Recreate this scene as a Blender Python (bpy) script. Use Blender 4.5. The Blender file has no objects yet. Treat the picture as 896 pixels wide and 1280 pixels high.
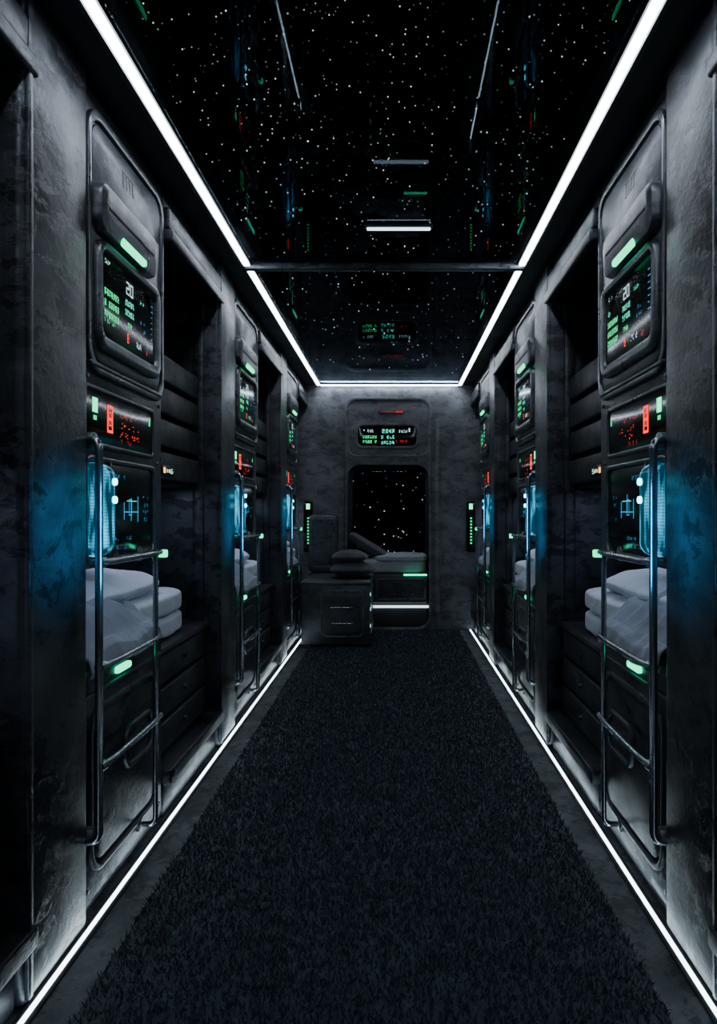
import bpy, bmesh, math, random
import numpy as np
from mathutils import Vector, noise, Matrix
random.seed(7)
CX=-0.057; W=0.93; H=2.687; YB=7.9; CAMZ=1.3
C=bpy.context.scene.collection

# ------------------------------------------------------------ materials
def newmat(name):
    m=bpy.data.materials.new(name); m.use_nodes=True
    nt=m.node_tree; b=nt.nodes['Principled BSDF']; return m,nt,b
def surf(name,c0,c1,rough=(.35,.6),metal=.3,scale=2.5,bump=.15,detail=8,fine=60,worn=.0):
    m,nt,b=newmat(name); N=nt.nodes; L=nt.links
    tc=N.new('ShaderNodeTexCoord')
    mp=N.new('ShaderNodeMapping'); mp.inputs['Scale'].default_value=(1,.8,1.7); L.new(tc.outputs['Object'],mp.inputs[0])
    n=N.new('ShaderNodeTexNoise'); n.inputs['Scale'].default_value=scale; n.inputs['Detail'].default_value=detail
    n.inputs['Roughness'].default_value=.65; n.inputs['Distortion'].default_value=.8
    L.new(mp.outputs[0],n.inputs['Vector'])
    r=N.new('ShaderNodeValToRGB'); r.color_ramp.elements[0].position=.40; r.color_ramp.elements[1].position=.62
    r.color_ramp.elements[0].color=(*c0,1); r.color_ramp.elements[1].color=(*c1,1)
    L.new(n.outputs['Fac'],r.inputs[0]); col=r.outputs[0]
    wearfac=None
    if worn:
        mp2=N.new('ShaderNodeMapping'); mp2.inputs['Scale'].default_value=(1,.9,1.7); mp2.inputs['Rotation'].default_value=(.35,0,0); L.new(tc.outputs['Object'],mp2.inputs[0])
        nw=N.new('ShaderNodeTexNoise'); nw.inputs['Scale'].default_value=scale*2.6; nw.inputs['Detail'].default_value=12
        nw.inputs['Roughness'].default_value=.72; nw.inputs['Distortion'].default_value=.3; L.new(mp2.outputs[0],nw.inputs['Vector'])
        rw=N.new('ShaderNodeValToRGB'); rw.color_ramp.elements[0].position=.515; rw.color_ramp.elements[1].position=.55
        rw.color_ramp.elements[0].color=(1,1,1,1); rw.color_ramp.elements[1].color=(1-worn,1-worn,1-worn*.95,1)
        L.new(nw.outputs['Fac'],rw.inputs[0]); wearfac=rw.outputs[0]
        mm=N.new('ShaderNodeMix'); mm.data_type='RGBA'; mm.blend_type='MULTIPLY'; mm.inputs[0].default_value=1
        L.new(col,mm.inputs[6]); L.new(rw.outputs[0],mm.inputs[7]); col=mm.outputs[2]
    L.new(col,b.inputs['Base Color'])
    n2=N.new('ShaderNodeTexNoise'); n2.inputs['Scale'].default_value=scale*2.3; n2.inputs['Detail'].default_value=6
    L.new(tc.outputs['Object'],n2.inputs['Vector'])
    mr=N.new('ShaderNodeMapRange'); mr.inputs[1].default_value=.3; mr.inputs[2].default_value=.7
    mr.inputs[3].default_value=rough[0]; mr.inputs[4].default_value=rough[1]
    L.new(n2.outputs['Fac'],mr.inputs[0]); L.new(mr.outputs[0],b.inputs['Roughness'])
    b.inputs['Metallic'].default_value=metal
    n3=N.new('ShaderNodeTexNoise'); n3.inputs['Scale'].default_value=fine; n3.inputs['Detail'].default_value=5
    L.new(tc.outputs['Object'],n3.inputs['Vector'])
    ad=N.new('ShaderNodeMath'); ad.operation='MULTIPLY_ADD'; ad.inputs[1].default_value=3.0
    L.new(n.outputs['Fac'],ad.inputs[0]); L.new(n3.outputs['Fac'],ad.inputs[2])
    h=ad.outputs[0]
    if wearfac is not None:
        a2=N.new('ShaderNodeMath'); a2.operation='MULTIPLY_ADD'; a2.inputs[1].default_value=.8
        L.new(wearfac,a2.inputs[0]); L.new(h,a2.inputs[2]); h=a2.outputs[0]
    bp=N.new('ShaderNodeBump'); bp.inputs['Strength'].default_value=bump; bp.inputs['Distance'].default_value=.004
    L.new(h,bp.inputs['Height']); L.new(bp.outputs[0],b.inputs['Normal'])
    return m
def emis(name,col,st,base=(.01,.01,.01)):
    m,nt,b=newmat(name); b.inputs['Base Color'].default_value=(*base,1)
    b.inputs['Emission Color'].default_value=(*col,1); b.inputs['Emission Strength'].default_value=st
    return m
M={}
M['wall']=surf('gunmetal_wall',(.034,.038,.048),(.080,.087,.104),(.27,.46),.65,2.2,.28,worn=.62)
M['panel']=surf('pod_panel_metal',(.070,.076,.090),(.115,.123,.143),(.27,.45),.65,2.8,.2,worn=.36)
M['endwall']=surf('end_wall_metal',(.10,.105,.12),(.165,.172,.195),(.35,.55),.4,2.8,.25,worn=.38)
M['frame']=surf('pod_frame_metal',(.10,.107,.125),(.16,.168,.19),(.24,.42),.65,3.5,.1,worn=.25)
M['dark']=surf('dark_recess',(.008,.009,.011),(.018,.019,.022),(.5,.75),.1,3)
M['board']=surf('dark_board',(.035,.038,.045),(.07,.073,.085),(.35,.55),.4,3,worn=.35)
M['floor']=surf('concrete_floor',(.09,.105,.117),(.20,.222,.245),(.3,.5),.05,5,.4,worn=.55)
M['soffit']=surf('soffit_metal',(.014,.015,.018),(.03,.031,.036),(.35,.55),.3,2)
m,nt,b=newmat('screen_glass'); b.inputs['Base Color'].default_value=(.002,.003,.004,1); b.inputs['Roughness'].default_value=.12; M['screen']=m
n=nt.nodes.new('ShaderNodeTexNoise'); n.inputs['Scale'].default_value=30
mr=nt.nodes.new('ShaderNodeMapRange'); mr.inputs[3].default_value=.08; mr.inputs[4].default_value=.2
nt.links.new(n.outputs['Fac'],mr.inputs[0]); nt.links.new(mr.outputs[0],b.inputs['Roughness'])
M['chrome']=surf('brushed_steel_tube',(.30,.32,.37),(.42,.45,.50),(.16,.28),.95,8,.03)
M['green']=emis('green_led',(0,1,.42),3.0)
M['gtext']=emis('green_text',(.0,1,.32),1.3)
M['teal']=emis('teal_text',(.06,.95,.65),1.3)
M['wtext']=emis('white_text',(.55,.9,.95),1.3)
M['red']=emis('red_text',(1,.03,.015),2.4)
M['dred']=emis('dim_red_text',(1,.02,.02),.6)
M['orange']=emis('amber_text',(1,.45,.12),3)
M['blue']=emis('blue_text',(.04,.45,.9),.8)
M['cyan']=emis('cyan_led',(.12,.85,1),9)
M['led']=emis('white_led_diffuser',(.80,.90,1),22,(.8,.8,.8))
M['ledf']=emis('white_led_floor_diffuser',(.74,.92,1),10,(.8,.8,.8))
M['bunkfill']=emis('bunk_fill_strip',(.62,.76,1),4,(.8,.8,.8))  # glow of the added fill strips hidden above the bedding
M['barglow']=emis('bar_reflection_glow',(.72,.84,1),3,(.8,.8,.8))  # glow of the bar that imitates a reflection in the skylight
M['bedled']=emis('bed_led_diffuser',(.72,.88,1),2.2,(.8,.8,.8))
m,nt,b=newmat('cyan_lamp_tube'); N=nt.nodes; L=nt.links
tc=N.new('ShaderNodeTexCoord')
mp=N.new('ShaderNodeMapping'); mp.inputs['Scale'].default_value=(40,40,5); L.new(tc.outputs['Object'],mp.inputs[0])
ns=N.new('ShaderNodeTexNoise'); ns.inputs['Scale'].default_value=1; ns.inputs['Detail'].default_value=3; L.new(mp.outputs[0],ns.inputs['Vector'])
wv=N.new('ShaderNodeTexWave'); wv.bands_direction='Z'; wv.inputs['Scale'].default_value=30; wv.inputs['Distortion'].default_value=2
L.new(tc.outputs['Object'],wv.inputs['Vector'])
pw=N.new('ShaderNodeMapRange'); pw.inputs[1].default_value=.47; pw.inputs[2].default_value=.78; L.new(ns.outputs['Fac'],pw.inputs[0])
wm=N.new('ShaderNodeMapRange'); wm.inputs[3].default_value=.5; L.new(wv.outputs['Fac'],wm.inputs[0])
mu=N.new('ShaderNodeMath'); mu.operation='MULTIPLY'; L.new(wm.outputs[0],mu.inputs[0]); L.new(pw.outputs[0],mu.inputs[1])
mr=N.new('ShaderNodeMapRange'); mr.inputs[1].default_value=.0; mr.inputs[2].default_value=1; mr.inputs[3].default_value=.08; mr.inputs[4].default_value=3.2
L.new(mu.outputs[0],mr.inputs[0]); L.new(mr.outputs[0],b.inputs['Emission Strength'])
b.inputs['Emission Color'].default_value=(.04,.52,.85,1); b.inputs['Base Color'].default_value=(.02,.06,.09,1); b.inputs['Roughness'].default_value=.12
M['lamp']=m
def fabric(name,c0,c1,sc=6):
    m,nt,b=newmat(name); N=nt.nodes; L=nt.links
    tc=N.new('ShaderNodeTexCoord')
    n=N.new('ShaderNodeTexNoise'); n.inputs['Scale'].default_value=sc; n.inputs['Detail'].default_value=4; L.new(tc.outputs['Object'],n.inputs['Vector'])
    r=N.new('ShaderNodeValToRGB'); r.color_ramp.elements[0].color=(*c0,1); r.color_ramp.elements[1].color=(*c1,1)
    L.new(n.outputs['Fac'],r.inputs[0]); L.new(r.outputs[0],b.inputs['Base Color'])
    b.inputs['Roughness'].default_value=.9
    b.inputs['Sheen Weight'].default_value=.2
    n2=N.new('ShaderNodeTexNoise'); n2.inputs['Scale'].default_value=9; n2.inputs['Detail'].default_value=3; n2.inputs['Distortion'].default_value=1.5; L.new(tc.outputs['Object'],n2.inputs['Vector'])
    bp=N.new('ShaderNodeBump'); bp.inputs['Strength'].default_value=.5; bp.inputs['Distance'].default_value=.02
    L.new(n2.outputs['Fac'],bp.inputs['Height']); L.new(bp.outputs[0],b.inputs['Normal'])
    return m
M['linen']=fabric('pale_linen',(.58,.62,.74),(.70,.74,.86))
M['blanketm']=fabric('grey_blanket',(.27,.29,.37),(.35,.38,.47))
M['darkfab']=fabric('charcoal_fabric',(.022,.024,.030),(.048,.051,.060))
M['greyfab']=fabric('grey_fabric',(.26,.27,.30),(.34,.35,.38))
M['carpet']=fabric('shag_carpet',(.007,.014,.027),(.026,.044,.075),6)
def glass(name,ior,mn,tint=(.95,.97,1)):
    m=bpy.data.materials.new(name); m.use_nodes=True; nt=m.node_tree; N=nt.nodes; L=nt.links
    N.remove(N['Principled BSDF']); out=N['Material Output']
    t=N.new('ShaderNodeBsdfTransparent'); t.inputs[0].default_value=(*tint,1)
    g=N.new('ShaderNodeBsdfGlossy'); g.inputs['Roughness'].default_value=.02; g.inputs[0].default_value=(.5,.6,.7,1)
    f=N.new('ShaderNodeFresnel'); f.inputs[0].default_value=ior
    a=N.new('ShaderNodeMath'); a.operation='ADD'; a.inputs[1].default_value=mn; a.use_clamp=True
    L.new(f.outputs[0],a.inputs[0])
    mx=N.new('ShaderNodeMixShader'); L.new(a.outputs[0],mx.inputs[0]); L.new(t.outputs[0],mx.inputs[1]); L.new(g.outputs[0],mx.inputs[2])
    L.new(mx.outputs[0],out.inputs[0]); return m
M['skyglass']=glass('skylight_glass',1.33,0)
M['winglass']=glass('window_glass',1.3,0)

# ------------------------------------------------------------ world: stars
w=bpy.data.worlds.new('starry_space'); bpy.context.scene.world=w; w.use_nodes=True
nt=w.node_tree; N=nt.nodes; L=nt.links; bg=N['Background']
tc=N.new('ShaderNodeTexCoord')
def stars(scale,rad,st,pw):
    v=N.new('ShaderNodeTexVoronoi'); v.inputs['Scale'].default_value=scale; L.new(tc.outputs['Generated'],v.inputs['Vector'])
    mr=N.new('ShaderNodeMapRange'); mr.inputs[1].default_value=0; mr.inputs[2].default_value=rad; mr.inputs[3].default_value=1; mr.inputs[4].default_value=0
    L.new(v.outputs['Distance'],mr.inputs[0])
    sc=N.new('ShaderNodeSeparateColor'); L.new(v.outputs['Color'],sc.inputs[0])
    p=N.new('ShaderNodeMath'); p.operation='POWER'; p.inputs[1].default_value=pw; L.new(sc.outputs[0],p.inputs[0])
    a=N.new('ShaderNodeMath'); a.operation='MULTIPLY'; L.new(mr.outputs[0],a.inputs[0]); L.new(p.outputs[0],a.inputs[1])
    b=N.new('ShaderNodeMath'); b.operation='MULTIPLY'; b.inputs[1].default_value=st; L.new(a.outputs[0],b.inputs[0])
    return b
s1=stars(150,.14,3.6,2.0); s2=stars(48,.055,6,2.2)
ad=N.new('ShaderNodeMath'); ad.operation='ADD'; L.new(s1.outputs[0],ad.inputs[0]); L.new(s2.outputs[0],ad.inputs[1])
bg.inputs[0].default_value=(.85,.93,1,1); L.new(ad.outputs[0],bg.inputs[1])

# ------------------------------------------------------------ mesh builder
def empty(name):
    o=bpy.data.objects.new(name,None); o.empty_display_size=.1; C.objects.link(o); return o
def rr(a0,b0,a1,b1,r,seg=6):
    r=max(min(r,(a1-a0)/2-1e-4,(b1-b0)/2-1e-4),1e-4); P=[]
    for cx,cy,s in((a1-r,b0+r,-90),(a1-r,b1-r,0),(a0+r,b1-r,90),(a0+r,b0+r,180)):
        for i in range(seg+1):
            t=math.radians(s+90*i/seg); P.append((cx+r*math.cos(t),cy+r*math.sin(t)))
    return P
class B:
    def __init__(s): s.v=[];s.f=[];s.mi=[];s.mats=[]
    def slot(s,mat):
        if mat not in s.mats: s.mats.append(mat)
        return s.mats.index(mat)
    def add(s,bm,mat,recalc=True):
        if recalc: bmesh.ops.recalc_face_normals(bm,faces=bm.faces[:])
        o=len(s.v); k=s.slot(mat); bm.verts.index_update()
        s.v+= [v.co[:] for v in bm.verts]
        for f in bm.faces: s.f.append([o+v.index for v in f.verts]); s.mi.append(k)
        bm.free()
    def box(s,x0,x1,y0,y1,z0,z1,mat,bev=0,seg=2):
        if x0>x1:x0,x1=x1,x0
        bm=bmesh.new(); bmesh.ops.create_cube(bm,size=1)
        for v in bm.verts:
            v.co=Vector(((x0+x1)/2+v.co.x*(x1-x0),(y0+y1)/2+v.co.y*(y1-y0),(z0+z1)/2+v.co.z*(z1-z0)))
        if bev: bmesh.ops.bevel(bm,geom=bm.edges[:],offset=bev,segments=seg,profile=.5,affect='EDGES')
        s.add(bm,mat)
    def plate(s,outer,holes,w0,w1,mat,xf,bev=.004):
        """front visible at w0 (chamfered), back at w1"""
        bm=bmesh.new(); d=bev; sg=1 if w1>w0 else -1
        def rings(R,hole):
            q=-1 if hole else 1
            def L(off):
                a0,b0,a1,b1,r=R; off*=q
                return rr(a0+off,b0+off,a1-off,b1-off,r-off)
            out=[]
            for off,ww in((d,w0),(d*.3,w0+sg*d*.3),(0,w0+sg*d),(0,w1)):
                out.append([bm.verts.new(xf(a,b,ww)) for a,b in L(off)])
            return out
        rs=[rings(outer,False)]+[rings(h,True) for h in holes]
        for R in rs:
            for k in range(len(R)-1):
                n=len(R[k])
                for i in range(n):
                    bm.faces.new((R[k][i],R[k][(i+1)%n],R[k+1][(i+1)%n],R[k+1][i]))
        for idx in(0,-1):
            ed=[]
            for R in rs:
                n=len(R[idx])
                for i in range(n): ed.append(bm.edges.get((R[idx][i],R[idx][(i+1)%n])))
            bmesh.ops.triangle_fill(bm,use_beauty=True,use_dissolve=False,edges=ed)
        s.add(bm,mat)
    def tube(s,pts,r,mat,seg=12,fil=0.0,taper=0):
        P=[Vector(p) for p in pts]
        if fil:
            Q=[P[0]]
            for i in range(1,len(P)-1):
                a=(P[i-1]-P[i]); b=(P[i+1]-P[i]); f=min(fil,a.length*.49,b.length*.49)
                p0=P[i]+a.normalized()*f; p1=P[i]+b.normalized()*f
                for k in range(8):
                    t=k/7; Q.append(p0*(1-t)**2+P[i]*2*t*(1-t)+p1*t*t)
            Q.append(P[-1]); P=Q
        rad=[r]*len(P)
        if taper:
            d=(P[-1]-P[0]); Ln=d.length; d.normalize(); Q=[];rad=[]
            for k in range(7):
                t=math.pi/2*k/6; Q.append(P[0]+d*r*(1-math.cos(t))*taper); rad.append(max(r*math.sin(t),.001))
            for k in range(7):
                t=math.pi/2*(6-k)/6; Q.append(P[-1]-d*r*(1-math.cos(t))*taper); rad.append(max(r*math.sin(t),.001))
            P=Q
        bm=bmesh.new(); up=None; R=[]
        for i,p in enumerate(P):
            t=(P[min(i+1,len(P)-1)]-P[max(i-1,0)]).normalized()
            if up is None: up=t.orthogonal().normalized()
            up=(up-t*up.dot(t)).normalized(); sd=t.cross(up); q=rad[i]
            R.append([bm.verts.new(p+up*q*math.cos(2*math.pi*k/seg)+sd*q*math.sin(2*math.pi*k/seg)) for k in range(seg)])
        for i in range(len(R)-1):
            for k in range(seg): bm.faces.new((R[i][k],R[i][(k+1)%seg],R[i+1][(k+1)%seg],R[i+1][k]))
        bm.faces.new(R[0]); bm.faces.new(R[-1][::-1]); s.add(bm,mat)
    def quad(s,ps,mat):
        o=len(s.v); s.v+=[tuple(p) for p in ps]; s.f.append([o,o+1,o+2,o+3]); s.mi.append(s.slot(mat))
    def obj(s,name,parent=None,sharp=35):
        me=bpy.data.meshes.new(name); me.from_pydata(s.v,[],s.f)
        for k in s.mats: me.materials.append(M[k])
        me.polygons.foreach_set('material_index',s.mi); me.update()
        bm=bmesh.new(); bm.from_mesh(me); ca=math.radians(sharp)
        for f in bm.faces: f.smooth=True
        for e in bm.edges:
            if len(e.link_faces)!=2 or e.calc_face_angle(0)>ca: e.smooth=False
        bm.to_mesh(me); bm.free()
        o=bpy.data.objects.new(name,me); C.objects.link(o)
        if parent: o.parent=parent
        return o
def glyphs(b,put,u0,v0,nch,nrow,p,mat,rnd,fill=.62,skip=.12,rowh=7):
    for r in range(nrow):
        for c in range(nch):
            if rnd.random()<skip: continue
            for i in range(3):
                for j in range(5):
                    if rnd.random()<fill:
                        a=u0+(c*4+i)*p; d=v0-(r*rowh+j)*p
                        b.quad([put(a,d),put(a+p*.85,d),put(a+p*.85,d-p*.85),put(a,d-p*.85)],mat)
SEG={'8':'abcdefg','2':'abged','0':'abcdef','5':'afgcd','6':'afgcde','1':'bc','3':'abgcd','9':'abcdfg'}
def seg7(b,put,u,v,wd,ht,ch,mat,t=.18):
    t*=wd; R={'a':(0,0,wd,t),'g':(0,ht/2-t/2,wd,ht/2+t/2),'d':(0,ht-t,wd,ht),'f':(0,0,t,ht/2),'e':(0,ht/2,t,ht),'b':(wd-t,0,wd,ht/2),'c':(wd-t,ht/2,wd,ht)}
    for c in SEG[ch]:
        x0,y0,x1,y1=R[c]; b.quad([put(u+x0,v-y0),put(u+x1,v-y0),put(u+x1,v-y1),put(u+x0,v-y1)],mat)
def rect(b,put,u0,v0,u1,v1,mat): b.quad([put(u0,v0),put(u1,v0),put(u1,v1),put(u0,v1)],mat)
def soft(name,c,s,n=5,amp=.01,freq=5,mat='linen',res=26,pillow=False,seed=0,parent=None,rot=None):
    bm=bmesh.new(); bmesh.ops.create_cube(bm,size=2); bmesh.ops.subdivide_edges(bm,edges=bm.edges[:],cuts=res,use_grid_fill=True)
    for v in bm.verts:
        x,y,z=v.co; k=(abs(x)**n+abs(y)**n+abs(z)**n)**(1/n)
        p=Vector((x/k,y/k,z/k))
        if pillow:
            e=(1-abs(p.x)**3*.75)*(1-abs(p.y)**3*.75); p.z*=e
        q=Vector((p.x*s[0]/2,p.y*s[1]/2,p.z*s[2]/2))
        d=noise.noise(Vector((q.x*freq+seed*3.1,q.y*freq*1.7,q.z*freq)))*amp+noise.noise(Vector((q.x*freq*3+seed,q.y*freq*2,q.z*freq*2)))*amp*.5
        q+=p.normalized()*d
        v.co=q
    R=rot or Matrix.Identity(3)
    for v in bm.verts: v.co=R@v.co+Vector(c)
    for f in bm.faces: f.smooth=True
    me=bpy.data.meshes.new(name); bm.to_mesh(me); bm.free(); me.materials.append(M[mat])
    o=bpy.data.objects.new(name,me); C.objects.link(o)
    if parent:o.parent=parent
    return o
def lamp(name,loc,power,col,sx,sy,rot=None,parent=None):
    l=bpy.data.lights.new(name,'AREA'); l.energy=power; l.color=col
    l.shape='RECTANGLE'; l.size=sx; l.size_y=sy
    o=bpy.data.objects.new(name,l); o.location=loc
    if rot:o.rotation_euler=rot
    C.objects.link(o)
    if parent:o.parent=parent
    return o

BAYS=[0.18,2.27,4.36,6.45]; YF=-1.2
def side_xf(sd): return lambda a,b,w:(CX+sd*(W+w),a,b)

# ------------------------------------------------------------ room shell
for sd,nm in((-1,'wall_left'),(1,'wall_right')):
    X=lambda w:CX+sd*(W+w)
    b=B()
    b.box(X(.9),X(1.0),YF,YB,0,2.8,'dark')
    for Y in BAYS:
        end=min(Y+1.68,YB); e2=min(end+.065,YB)
        if Y+2.09<YB:
            b.box(X(-.028),X(.9),Y+1.69,Y+2.08,0,H,'wall',.028,4)
            b.box(X(.06),X(.12),Y+1.675,Y+1.70,.2,2.45,'wall',.008)
            b.box(X(-.034),X(.02),Y+1.70,Y+1.725,.02,H-.02,'wall',.006)
        b.box(X(-.005),X(.9),Y+.785,end+.012,2.47,H-.002,'wall',.012,3)
        b.box(X(-.042),X(.05),Y+.79,e2,2.455,2.51,'wall',.012,3)
        b.box(X(-.030),X(.05),Y+.79,e2,2.51,2.60,'wall',.01,3)
        b.box(X(-.004),X(.9),Y+.785,end+.012,.0,.20,'wall',.015,3)
        b.box(X(-.038),X(.05),Y+.79,e2,.14,.202,'wall',.010,3)
        for k in range(3):
            b.box(X(.86),X(.9),Y+.85+k*.3,Y+.95+k*.3,.9,2.45,'board',.006)
    b.box(X(-.028),X(.9),YF,.15,0,H,'wall',.028,4)
    b.obj(nm)
b=B(); exf=lambda a,bb,w:(a,YB+w,bb)
b.plate((-2.0,-.001,1.9,2.8,.001),[(-.527,.03,.386,1.83,.14)],0,.12,'endwall',exf,.006)
b.obj('wall_back')
b=B(); b.box(-2,1.9,YF-.1,YF,0,2.8,'wall'); b.obj('wall_front')
b=B(); b.box(-2,1.9,YF,8.95,-.1,0,'floor'); b.obj('floor')
SW=.768
b=B()
for sd in(-1,1): b.box(CX+sd*(SW-.02),CX+sd*1.93,YF,YB,H,2.80,'soffit')
b.box(CX-SW,CX+SW,YB-.06,YB+.1,H,2.80,'soffit'); b.box(CX-SW,CX+SW,YF,YF+.1,H,2.80,'soffit')
b.obj('ceiling')
b=B(); b.box(CX-SW-.02,CX+SW+.02,4.045,4.09,H-.022,H+.04,'wall',.006)
b.obj('trim_1')
b=B()
for y0,y1 in((YF+.1,4.05),(4.08,YB-.06)):
    b.quad([(CX-SW+.02,y1,H+.012),(CX+SW-.02,y1,H+.012),(CX+SW-.02,y0,H+.012),(CX-SW+.02,y0,H+.012)],'skyglass')
b.obj('window_1')
p=empty('ceiling_led_strip')
for sd in(-1,1):
    for y0,y1 in((YF+.1,4.03),(4.10,YB-.075)):
        b=B(); b.box(CX+sd*(SW-.015),CX+sd*(SW+.015),y0,y1,H-.012,H-.001,'led',.003); b.obj('diffuser',p)
        b=B()
        b.box(CX+sd*(SW+.016),CX+sd*(SW+.034),y0,y1,H-.018,H-.001,'board',.003)
        b.obj('channel',p)
b=B(); b.box(CX-SW+.02,CX+SW-.02,YB-.070,YB-.045,H-.014,H-.001,'led',.003); b.obj('diffuser',p)
p=empty('floor_led_strip')
for sd in(-1,1):
    x=CX+sd*.888
    b=B(); b.box(x-.006,x+.006,YF,YB-.01,.001,.012,'ledf',.003); b.obj('diffuser',p)
    b=B()
    b.box(x-.022,x-.007,YF,YB-.01,0,.009,'board',.003); b.box(x+.007,x+.022,YF,YB-.01,0,.009,'board',.003)
    b.obj('channel',p)
p=empty('ceiling_bar_reflection')  # added glowing bar in place of the bed strip's reflection in the glass
b=B(); b.box(-.135,.175,3.50,3.522,H-.012,H-.002,'barglow',.004); b.obj('tube',p)
b=B(); b.box(-.145,.185,3.49,3.532,H-.003,H+.011,'board',.003); b.obj('housing',p)  # backing for the same stand-in bar

# ------------------------------------------------------------ carpet
cx0,cx1=CX-.76,CX+.76
rng=np.random.default_rng(3)
nb=190000
cy=YF+.05+(YB-.1-YF)*rng.random(nb)**1.15; cxx=cx0+rng.random(nb)*(cx1-cx0)
ang=rng.random(nb)*2*np.pi; hh=.012+.014*rng.random(nb); wd=.0016+.0012*rng.random(nb)
ln=(rng.random((nb,2))-.5)*.032
base=np.stack([cxx,cy,np.full(nb,.008)],1)
dx=np.stack([np.cos(ang)*wd,np.sin(ang)*wd,np.zeros(nb)],1)
mid=base+np.stack([ln[:,0]*.35,ln[:,1]*.35,hh*.6],1)
tip=base+np.stack([ln[:,0],ln[:,1],hh],1)
V=np.stack([base-dx,base+dx,mid+dx*.8,mid-dx*.8,tip],1).reshape(-1,3)
i0=np.arange(nb)*5
slab=B(); slab.box(cx0,cx1,YF+.03,YB-.05,0,.010,'carpet',.004)
sv=np.array(slab.v); off=len(V)
V=np.concatenate([V,sv])
faces=np.concatenate([np.stack([i0,i0+1,i0+2,i0+3],1).ravel(),np.stack([i0+3,i0+2,i0+4],1).ravel(),np.concatenate([np.array(f)+off for f in slab.f])])
tot=np.concatenate([np.full(nb,4),np.full(nb,3),np.array([len(f) for f in slab.f])])
st=np.concatenate([[0],np.cumsum(tot)[:-1]])
me=bpy.data.meshes.new('carpet'); me.vertices.add(len(V)); me.vertices.foreach_set('co',V.ravel().astype('f'))
me.loops.add(len(faces)); me.loops.foreach_set('vertex_index',faces.astype('i'))
me.polygons.add(len(tot)); me.polygons.foreach_set('loop_start',st.astype('i')); me.polygons.foreach_set('loop_total',tot.astype('i'))
me.update(calc_edges=True); me.validate(); me.materials.append(M['carpet'])
o=bpy.data.objects.new('carpet',me); C.objects.link(o)

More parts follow.
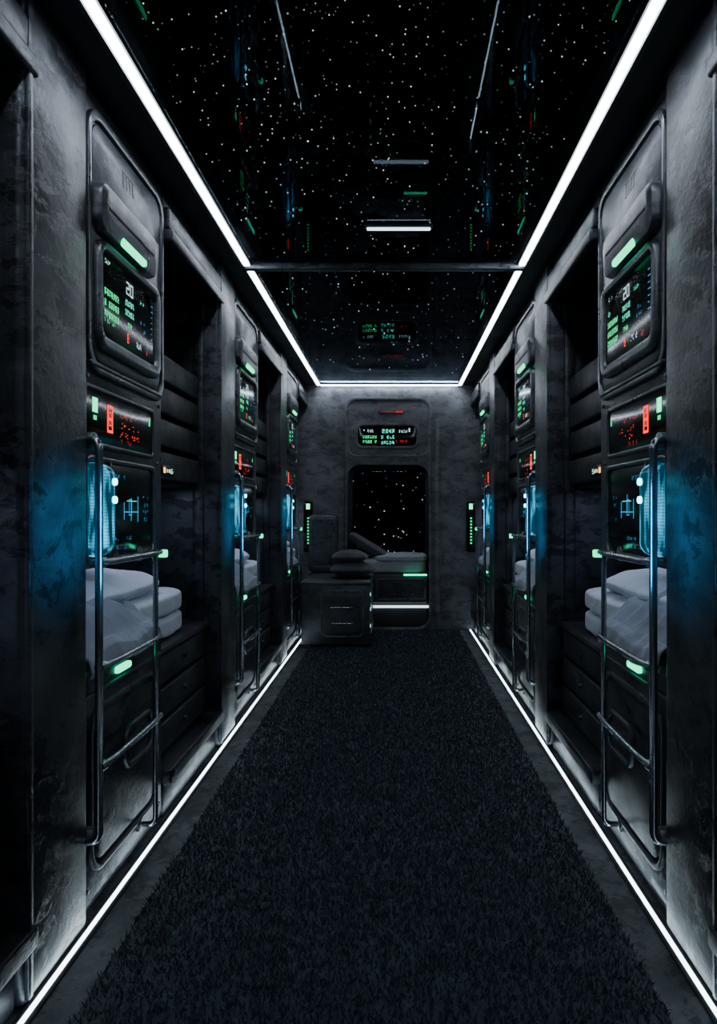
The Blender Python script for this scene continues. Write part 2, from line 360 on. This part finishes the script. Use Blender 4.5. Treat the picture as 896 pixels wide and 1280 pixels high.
# ------------------------------------------------------------ pods
def pod(sd,Y,seed):
    rnd=random.Random(seed); X=lambda w:CX+sd*(W+w); xf=side_xf(sd)
    E=empty('sleeping_pod')
    end=min(Y+1.68,YB-.01)
    b=B()
    b.box(X(.03),X(.895),Y+.004,Y+.776,1.125,H-.004,'panel',.006)
    b.box(X(.03),X(.895),Y+.004,Y+.776,.0,.70,'panel',.006)
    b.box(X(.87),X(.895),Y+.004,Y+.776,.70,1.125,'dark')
    b.plate((Y,1.115,Y+.78,H-.01,.03),[(Y+.025,1.14,Y+.20,1.475,.035)],0,.045,'panel',xf,.007)
    b.plate((Y,.015,Y+.78,.82,.03),[],0,.045,'wall',xf,.008)
    b.obj('cabinet_body',E)
    b=B()
    b.plate((Y+.02,1.755,Y+.765,2.62,.09),[(Y+.045,1.785,Y+.74,2.59,.075)],-.016,.002,'frame',xf,.005)
    b.plate((Y+.055,1.795,Y+.73,2.58,.07),[],-.010,.002,'panel',xf,.005)
    b.plate((Y+.03,1.775,Y+.72,1.79,.006),[],-.022,.002,'frame',xf,.004)
    b.plate((Y+.05,2.215,Y+.60,2.385,.05),[],-.050,0,'panel',xf,.026)
    b.plate((Y+.10,2.295,Y+.54,2.305,.004),[],-.0515,-.045,'dark',xf,.001)
    b.plate((Y+.07,1.835,Y+.68,2.205,.06),[(Y+.10,1.885,Y+.63,2.17,.03)],-.034,0,'frame',xf,.014)
    b.plate((Y+.0,1.515,Y+.66,1.715,.025),[(Y+.015,1.53,Y+.645,1.70,.015)],-.012,.002,'frame',xf,.004)
    b.plate((Y+.005,1.13,Y+.675,1.485,.045),[(Y+.022,1.145,Y+.655,1.468,.035)],-.014,.002,'frame',xf,.005)
    b.box(X(-.014),X(.002),Y+.198,Y+.212,1.14,1.475,'frame',.003)
    b.plate((Y+.05,.11,Y+.71,.66,.09),[(Y+.068,.128,Y+.692,.642,.078)],-.012,.002,'frame',xf,.004)
    b.plate((Y+.085,.145,Y+.675,.625,.065),[],-.008,.002,'wall',xf,.004)
    b.plate((Y+.33,.36,Y+.62,.52,.05),[(Y+.35,.378,Y+.60,.502,.035)],-.022,-.004,'frame',xf,.006)
    b.plate((Y+.36,.43,Y+.59,.47,.015),[],-.020,-.004,'frame',xf,.006)
    b.plate((Y+.02,.70,Y+.76,.712,.005),[],-.008,.002,'frame',xf,.003)
    for a,z in((.04,1.74),(.74,1.74),(.72,1.50),(.72,1.14),(.04,.08),(.74,.08),(.03,.78),(.75,.78)):
        b.plate((Y+a-.008,z-.008,Y+a+.008,z+.008,.008),[],-.006,.001,'frame',xf,.002)
    b.obj('front_trim',E)
    b=B()
    b.plate((Y+.095,1.88,Y+.635,2.175,.03),[],-.022,0,'screen',xf,.002)
    b.plate((Y+.012,1.527,Y+.648,1.703,.015),[],-.006,.002,'screen',xf,.002)
    b.plate((Y+.21,1.142,Y+.658,1.471,.035),[],-.005,.002,'screen',xf,.002)
    b.obj('display_glass',E)
    b=B()
    b.tube([xf(Y+.11,1.15,.0),xf(Y+.11,1.465,.0)],.060,'lamp',24,0,.8); b.obj('cyan_lamp',E,60)
    b=B()
    for z in(1.40,1.34): b.plate((Y+.10,z-.012,Y+.125,z+.012,.010),[],-.068,-.05,'cyan',xf,.004)
    b.obj('lamp_led',E)
    b=B()
    w=-.0232; U=.535
    put=(lambda u,v:xf(Y+.095+u,1.885+v,w)) if sd<0 else (lambda u,v:xf(Y+.095+U-u,1.885+v,w))
    glyphs(b,put,.03,.262,6,1,.0030,'wtext',rnd,.4,.35)
    glyphs(b,put,.035,.205,2,1,.0036,'teal',rnd,.6)
    glyphs(b,put,.03,.165,7,3,.0046,'gtext',rnd,.85,.04,8)
    glyphs(b,put,.03,.065,9,1,.0028,'gtext',rnd,.4,.35)
    seg7(b,put,.225,.245,.028,.045,'2','wtext'); seg7(b,put,.262,.245,.028,.045,'0','wtext')
    glyphs(b,put,.215,.180,5,2,.0044,'teal',rnd,.7,.08,8)
    glyphs(b,put,.225,.100,4,1,.0036,'gtext',rnd,.6,.1)
    glyphs(b,put,.34,.215,6,1,.0028,'teal',rnd,.4,.35,9)
    glyphs(b,put,.37,.14,5,2,.0028,'blue',rnd,.35,.5,10)
    seg7(b,put,.235,.060,.014,.034,'8','red'); glyphs(b,put,.31,.050,4,1,.0044,'wtext',rnd,.45,.2); glyphs(b,put,.40,.040,3,1,.0040,'dred',rnd,.5,.2)
    for k in range(8): rect(b,put,.485,.23-k*.022,.490+rnd.random()*.02,.227-k*.022,'blue')
    put=lambda u,v:xf(Y+.012+u,1.527+v,-.0073)
    rect(b,put,.055,.148,.095,.10,'green'); rect(b,put,.062,.09,.088,.075,'gtext')
    seg7(b,put,.175,.140,.05,.095,'8','red',.2); seg7(b,put,.19,.118,.02,.05,'0','red',.22)
    glyphs(b,put,.29,.125,12,1,.0034,'dred',rnd,.3,.4); glyphs(b,put,.29,.092,13,2,.0040,'red',rnd,.12,.4,8); glyphs(b,put,.29,.032,10,1,.003,'dred',rnd,.3,.4)
    rect(b,put,.59,.14,.603,.115,'gtext')
    put=lambda u,v:xf(Y+.21+u,1.142+v,-.0065)
    glyphs(b,put,.04,.29,10,1,.0032,'blue',rnd,.4,.4)
    for k in range(3):
        u=.13+k*.07; rect(b,put,u,.23-rnd.random()*.04,u+.006,.12+rnd.random()*.04,'blue')
    rect(b,put,.13,.16,.28,.156,'blue'); rect(b,put,.16,.20,.26,.197,'teal')
    seg7(b,put,.18,.205,.03,.06,'0','blue',.13)
    glyphs(b,put,.05,.07,14,2,.0030,'blue',rnd,.3,.5,10); glyphs(b,put,.33,.22,5,4,.0028,'blue',rnd,.3,.5,10)
    put=lambda u,v:xf(Y+.055+u,2.47+v,-.0112)
    for k in range(4):
        b.quad([put(.26+k*.03,.05),put(.268+k*.03,.05),put(.278+k*.03,.0),put(.27+k*.03,.0)],'dark')
    b.quad([put(.25,.055),put(.37,.055),put(.37,.05),put(.25,.05)],'dark')
    b.obj('display_readout',E)
    b=B()
    b.plate((Y+.21,2.222,Y+.45,2.248,.012),[],-.054,-.02,'green',xf,.006)
    b.plate((Y+.27,.728,Y+.40,.752,.010),[],-.014,0,'green',xf,.004)
    b.plate((Y+.575,1.12,Y+.61,1.15,.008),[],-.082,-.055,'green',xf,.004)
    b.obj('green_led',E)
    b=B(); b.box(X(.06),X(.085),Y+.05,Y+.73,1.115,1.126,'bunkfill',.003); b.obj('bunk_fill_strip',E)  # added fill, tucked out of sight under the cabinet to brighten the bedding
    # added fixtureless area light: broad soft cyan wash onto the neighbouring column
    lamp('cyan_wash_fill',xf(Y-.15,1.23,-.30),1.0,(.02,.46,.95),.34,.20,(0,math.radians(90)*(1 if sd<0 else -1),0),E).data.spread=math.radians(75)
    b=B()
    if end-Y>1:
        o0,o1=Y+.785,end+.005
        for k in range(4):
            z=1.455+k*.152
            b.box(X(.085),X(.125),o0,o1,z,z+.125,'board',.01,3)
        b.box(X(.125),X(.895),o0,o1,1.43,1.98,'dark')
        b.obj('upper_bunk_rail',E)
        lamp('bunk_opening_fill',xf(o0+.35,1.425,.22),1.2,(.66,.78,1),.1,.5,None,E)  # added fill without a fixture, lifts the mattress in the opening
        b=B()
        for k in range(3):
            z=.215+k*.155
            b.box(X(.05),X(.09),o0,o1,z,z+.135,'board',.01,3)
            b.tube([xf(o0+.5,z+.07,.05),xf(o0+.5,z+.07,.035)],.012,'frame',12)
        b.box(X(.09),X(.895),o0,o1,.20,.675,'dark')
        b.box(X(.03),X(.895),o0,o1,.672,.70,'board',.006)
        b.obj('bed_base',E)
        b=B()
        b.plate((o0+.22,1.47,o0+.40,1.515,.008),[],.070,.09,'screen',xf,.003)
        b.obj('bunk_indicator',E)
        put=lambda u,v:xf(o0+.22+u,1.47+v,.069)
        b=B(); rect(b,put,.02,.036,.05,.010,'orange'); rect(b,put,.07,.03,.085,.014,'wtext'); rect(b,put,.10,.03,.115,.014,'orange'); glyphs(b,put,.125,.034,2,1,.005,'wtext',rnd,.7)
        b.obj('indicator_readout',E)
    L_=empty('bunk_ladder')
    y2=Y+.50; y1=Y-.03
    b=B(); r=.0125; wo=-.068
    b.tube([xf(y1+.02,1.525,.0),xf(y1,1.525,wo),xf(y1,.275,wo),xf(y1+.0,.275,0)],r,'chrome',14,.07)
    b.tube([xf(y2,1.14,.0),xf(y2,1.14,wo),xf(y2,.10,wo),xf(y2,.10,0)],r*.8,'chrome',14,.05)
    for z in(1.142,.815,.505):
        b.tube([xf(y1,z,wo),xf(y1+.1,z,wo-.012),xf(y2-.08,z,wo-.012),xf(y2+.06,z,wo)],r*.85,'chrome',12,.04)
        b.tube([xf(y1-.0,z,wo),xf(y1+.03,z,wo-.004)],r*1.35,'chrome',12)
    for yy,z in((y1+.04,1.525),(y1+.04,.275),(y2,1.14),(y2,.10)):
        b.plate((yy-.028,z-.028,yy+.028,z+.028,.028),[],-.012 if yy>Y+.1 else -.04,0,'frame',xf,.004)
    b.obj('ladder_frame',L_)
    if end-Y>1:
        bd=empty('mattress')
        for k in range(2):
            soft('mattress_layer',(X(.47),Y+.775,.757+k*.104),(.80,1.45,.122),6,.012,4,'linen',30,seed=seed+k,parent=bd)
        soft('pillow',(X(.34),Y+.78,.965),(.46,.98,.16),4,.022,5,'linen',34,True,seed=seed)
        nu,nv=70,44; path=[(.50,1.00),(.40,1.035),(.27,1.035),(.16,1.0),(.08,.95),(.03,.885),(-.004,.852),(-.026,.832),(-.036,.795),(-.030,.775)]
        vs=[];fs=[]
        for i in range(nu+1):
            s=i/nu; y=Y+.01+.66*s
            for j in range(nv+1):
                t=j/nv*(len(path)-1); k=min(int(t),len(path)-2); f=t-k; f=f*f*(3-2*f)*.5+f*.5
                ww=path[k][0]*(1-f)+path[k+1][0]*f; z=path[k][1]*(1-f)+path[k+1][1]*f
                z+= -.05*s*min(1,max(0,(ww-.02)*8))
                rid=1-abs(noise.noise(Vector((y*8+ww*5+seed,ww*2.5,seed*1.3))))*3
                fold=rid*.026+noise.noise(Vector((y*5,t*.35+seed,0)))*.04
                am=min(1,max(.12,(ww+.0)*8))
                z+=max(fold*am,-.02)+(.004 if ww<0 else 0)
                if ww<.0: z+=math.sin(y*14+seed)*.012
                vs.append(xf(y+noise.noise(Vector((t,s,seed)))*.04*s,z,ww-(rid*.006 if ww<0 else 0)))
        for i in range(nu):
            for j in range(nv):
                a=i*(nv+1)+j; fs.append((a,a+1,a+nv+2,a+nv+1))
        me=bpy.data.meshes.new('blanket'); me.from_pydata(vs,[],fs); me.materials.append(M['blanketm'])
        for p_ in me.polygons:p_.use_smooth=True
        o=bpy.data.objects.new('blanket',me); C.objects.link(o)
        md=o.modifiers.new('t','SOLIDIFY'); md.thickness=.006
for i,Y in enumerate(BAYS):
    for sd in(-1,1): pod(sd,Y,10*i+sd+2)

# ------------------------------------------------------------ end wall furniture
E=empty('end_alcove')
b=B()
b.box(-.66,-.528,YB+.1,8.85,0,2.0,'wall'); b.box(.387,.52,YB+.1,8.85,0,2.0,'wall')
b.box(-.66,.52,YB+.1,8.85,1.832,2.0,'dark'); b.box(-.66,.52,YB+.1,8.85,0.001,.028,'dark')
b.plate((-.66,0,.52,2.0,.001),[(-.515,.76,.375,1.82,.12)],.85,.95,'dark',exf,.01)
b.obj('alcove_shell',E)
lamp('alcove_fill',(-.07,YB+.45,1.82),2.4,(.72,.82,1),.5,.1,None,E)  # added fill without a fixture, brightens the alcove bed
b=B()
b.plate((-.545,.0,.405,2.56,.12),[(-.515,.02,.374,1.815,.14)],-.03,.0,'endwall',exf,.012)
b.plate((-.53,1.90,.39,2.545,.11),[(-.505,1.925,.365,2.52,.095)],-.036,-.028,'endwall',exf,.004)
b.plate((.44,.0,.50,2.3,.01),[],-.02,0,'endwall',exf,.006)
b.plate((-.43,1.99,.27,2.27,.08),[(-.40,2.02,.24,2.24,.06)],-.055,-.028,'endwall',exf,.01)
b.plate((-.18,2.37,.12,2.42,.02),[],-.045,-.028,'endwall',exf,.006)
b.obj('portal_frame',E)
b=B()
b.plate((-.405,2.015,.245,2.245,.06),[],-.042,-.03,'screen',exf,.002)
b.obj('display_glass',E)
b=B(); put=lambda u,v:(-.405+u,YB-.0435,2.015+v); rnd=random.Random(5)
glyphs(b,put,.06,.185,5,1,.006,'wtext',rnd,.5,.2); glyphs(b,put,.06,.12,6,2,.0065,'gtext',rnd,.7,.1,8)
glyphs(b,put,.27,.19,4,1,.009,'teal',rnd,.7,.05); glyphs(b,put,.26,.12,5,2,.0075,'teal',rnd,.6,.1,8)
glyphs(b,put,.43,.18,5,1,.006,'wtext',rnd,.4,.3); glyphs(b,put,.42,.07,6,1,.0055,'dred',rnd,.5,.1); rect(b,put,.56,.20,.575,.16,'wtext')
put=lambda u,v:(-.18+u,YB-.046,2.37+v); rect(b,put,.03,.03,.17,.022,'dred'); rect(b,put,.19,.035,.27,.015,'dred')
b.obj('display_readout',E)
b=B(); b.quad([(-.52,8.80,1.825),(.38,8.80,1.825),(.38,8.80,.75),(-.52,8.80,.75)],'winglass'); o=b.obj('window_2'); o.data.flip_normals()
E=empty('alcove_bed')
b=B()
b.box(-.50,.36,YB-.02,8.74,.30,.62,'board',.015,3); b.box(-.50,.36,YB+.04,8.72,.029,.30,'dark')
b.plate((-.2,.34,.34,.57,.03),[(-.185,.355,.325,.555,.022)],-.028,-.018,'frame',exf,.003)
for x in(.0,.1,.2): b.tube([(x,YB-.02,.40),(x,YB-.035,.40)],.008,'frame')
b.obj('bed_frame',E)
b=B(); b.box(-.26,.372,YB-.035,YB+.01,.252,.275,'bedled',.005); b.obj('under_bed_led',E)
b=B(); b.box(.10,.355,YB-.034,YB-.018,.602,.622,'green',.004); b.obj('green_led',E)
soft('bed_mattress',(-.07,8.32,.70),(.84,.82,.17),7,.008,5,'greyfab',24,parent=E)
soft('bed_cover',(.06,8.22,.79),(.60,.66,.07),6,.018,6,'greyfab',28,parent=E,seed=4)
R=Matrix.Rotation(math.radians(32),3,'Y')
soft('wedge_cushion',(-.30,8.25,.905),(.50,.62,.10),5,.012,6,'darkfab',24,parent=E,seed=7,rot=R)
for x in(-.945,.835):
    e=empty('wall_status_display')
    b=B(); b.plate((x-.05,.86,x+.05,1.42,.02),[],-.03,0,'screen',exf,.006); b.obj('housing',e)
    b=B(); put=lambda u,v:(x-.05+u,YB-.0312,.86+v); rnd=random.Random(3)
    rect(b,put,.03,.53,.07,.47,'green')
    for k in range(9): rect(b,put,.042,.38-k*.034,.062,.363-k*.034,'gtext')
    b.obj('readout',e)
b=B(); b.plate((-.93,.645,-.62,1.27,.05),[],-.10,0,'panel',exf,.015)
b.plate((-.90,.70,-.65,1.23,.04),[(-.89,.71,-.66,1.22,.035)],-.106,-.098,'frame',exf,.003)
b.tube([(-.70,YB-.10,1.19),(-.70,YB-.115,1.19)],.010,'frame'); b.obj('wall_locker')
E=empty('storage_cabinet'); cf=6.82; zb=.012
cxf=lambda a,bb,w:(a,cf+w,bb)
b=B()
b.box(-.885,-.235,cf,YB-.11,.04,.625,'panel',.012,3)
b.box(-.80,-.25,cf+.02,YB-.12,zb,.04,'dark')
b.box(-.895,-.225,cf-.012,YB-.11,.605,.64,'board',.012,3)
b.plate((-.70,.11,-.29,.56,.06),[(-.685,.125,-.305,.545,.05)],-.012,.002,'frame',cxf,.004)
b.plate((-.665,.145,-.325,.525,.04),[],-.008,.002,'board',cxf,.003)
for z in(.40,.25):
    b.tube([(-.60,cf-.008,z),(-.60,cf-.035,z),(-.39,cf-.035,z),(-.39,cf-.008,z)],.006,'chrome',8,.012)
for z in(.15,.30,.45,.55):b.tube([(-.262,cf,z),(-.262,cf-.008,z)],.007,'frame')
sxf=lambda a,bb,w:(-.235-w,a,bb)
b.plate((cf+.10,.10,YB-.2,.54,.05),[(cf+.12,.12,YB-.22,.52,.04)],-.008,.002,'frame',sxf,.003)
b.obj('cabinet_body',E)
b=B()
for z in(.2,.36,.5): b.box(-.231,-.226,cf+.03,cf+.06,z,z+.03,'wtext')
b.obj('side_marker',E)
soft('cushion',(-.42,7.30,.722),(.44,.50,.16),4,.014,5,'darkfab',22,True,seed=2)
soft('cushion',(-.45,7.32,.845),(.36,.42,.14),4,.014,5,'darkfab',22,True,seed=9)

# ------------------------------------------------------------ camera
cd=bpy.data.cameras.new('camera'); co=bpy.data.objects.new('camera',cd); C.objects.link(co)
co.location=(0,0,CAMZ); co.rotation_euler=(math.radians(90),0,0)
cd.sensor_width=36; cd.sensor_fit='AUTO'; cd.lens=900/1280*36; cd.shift_x=-45/1280; cd.clip_start=.02
bpy.context.scene.camera=co
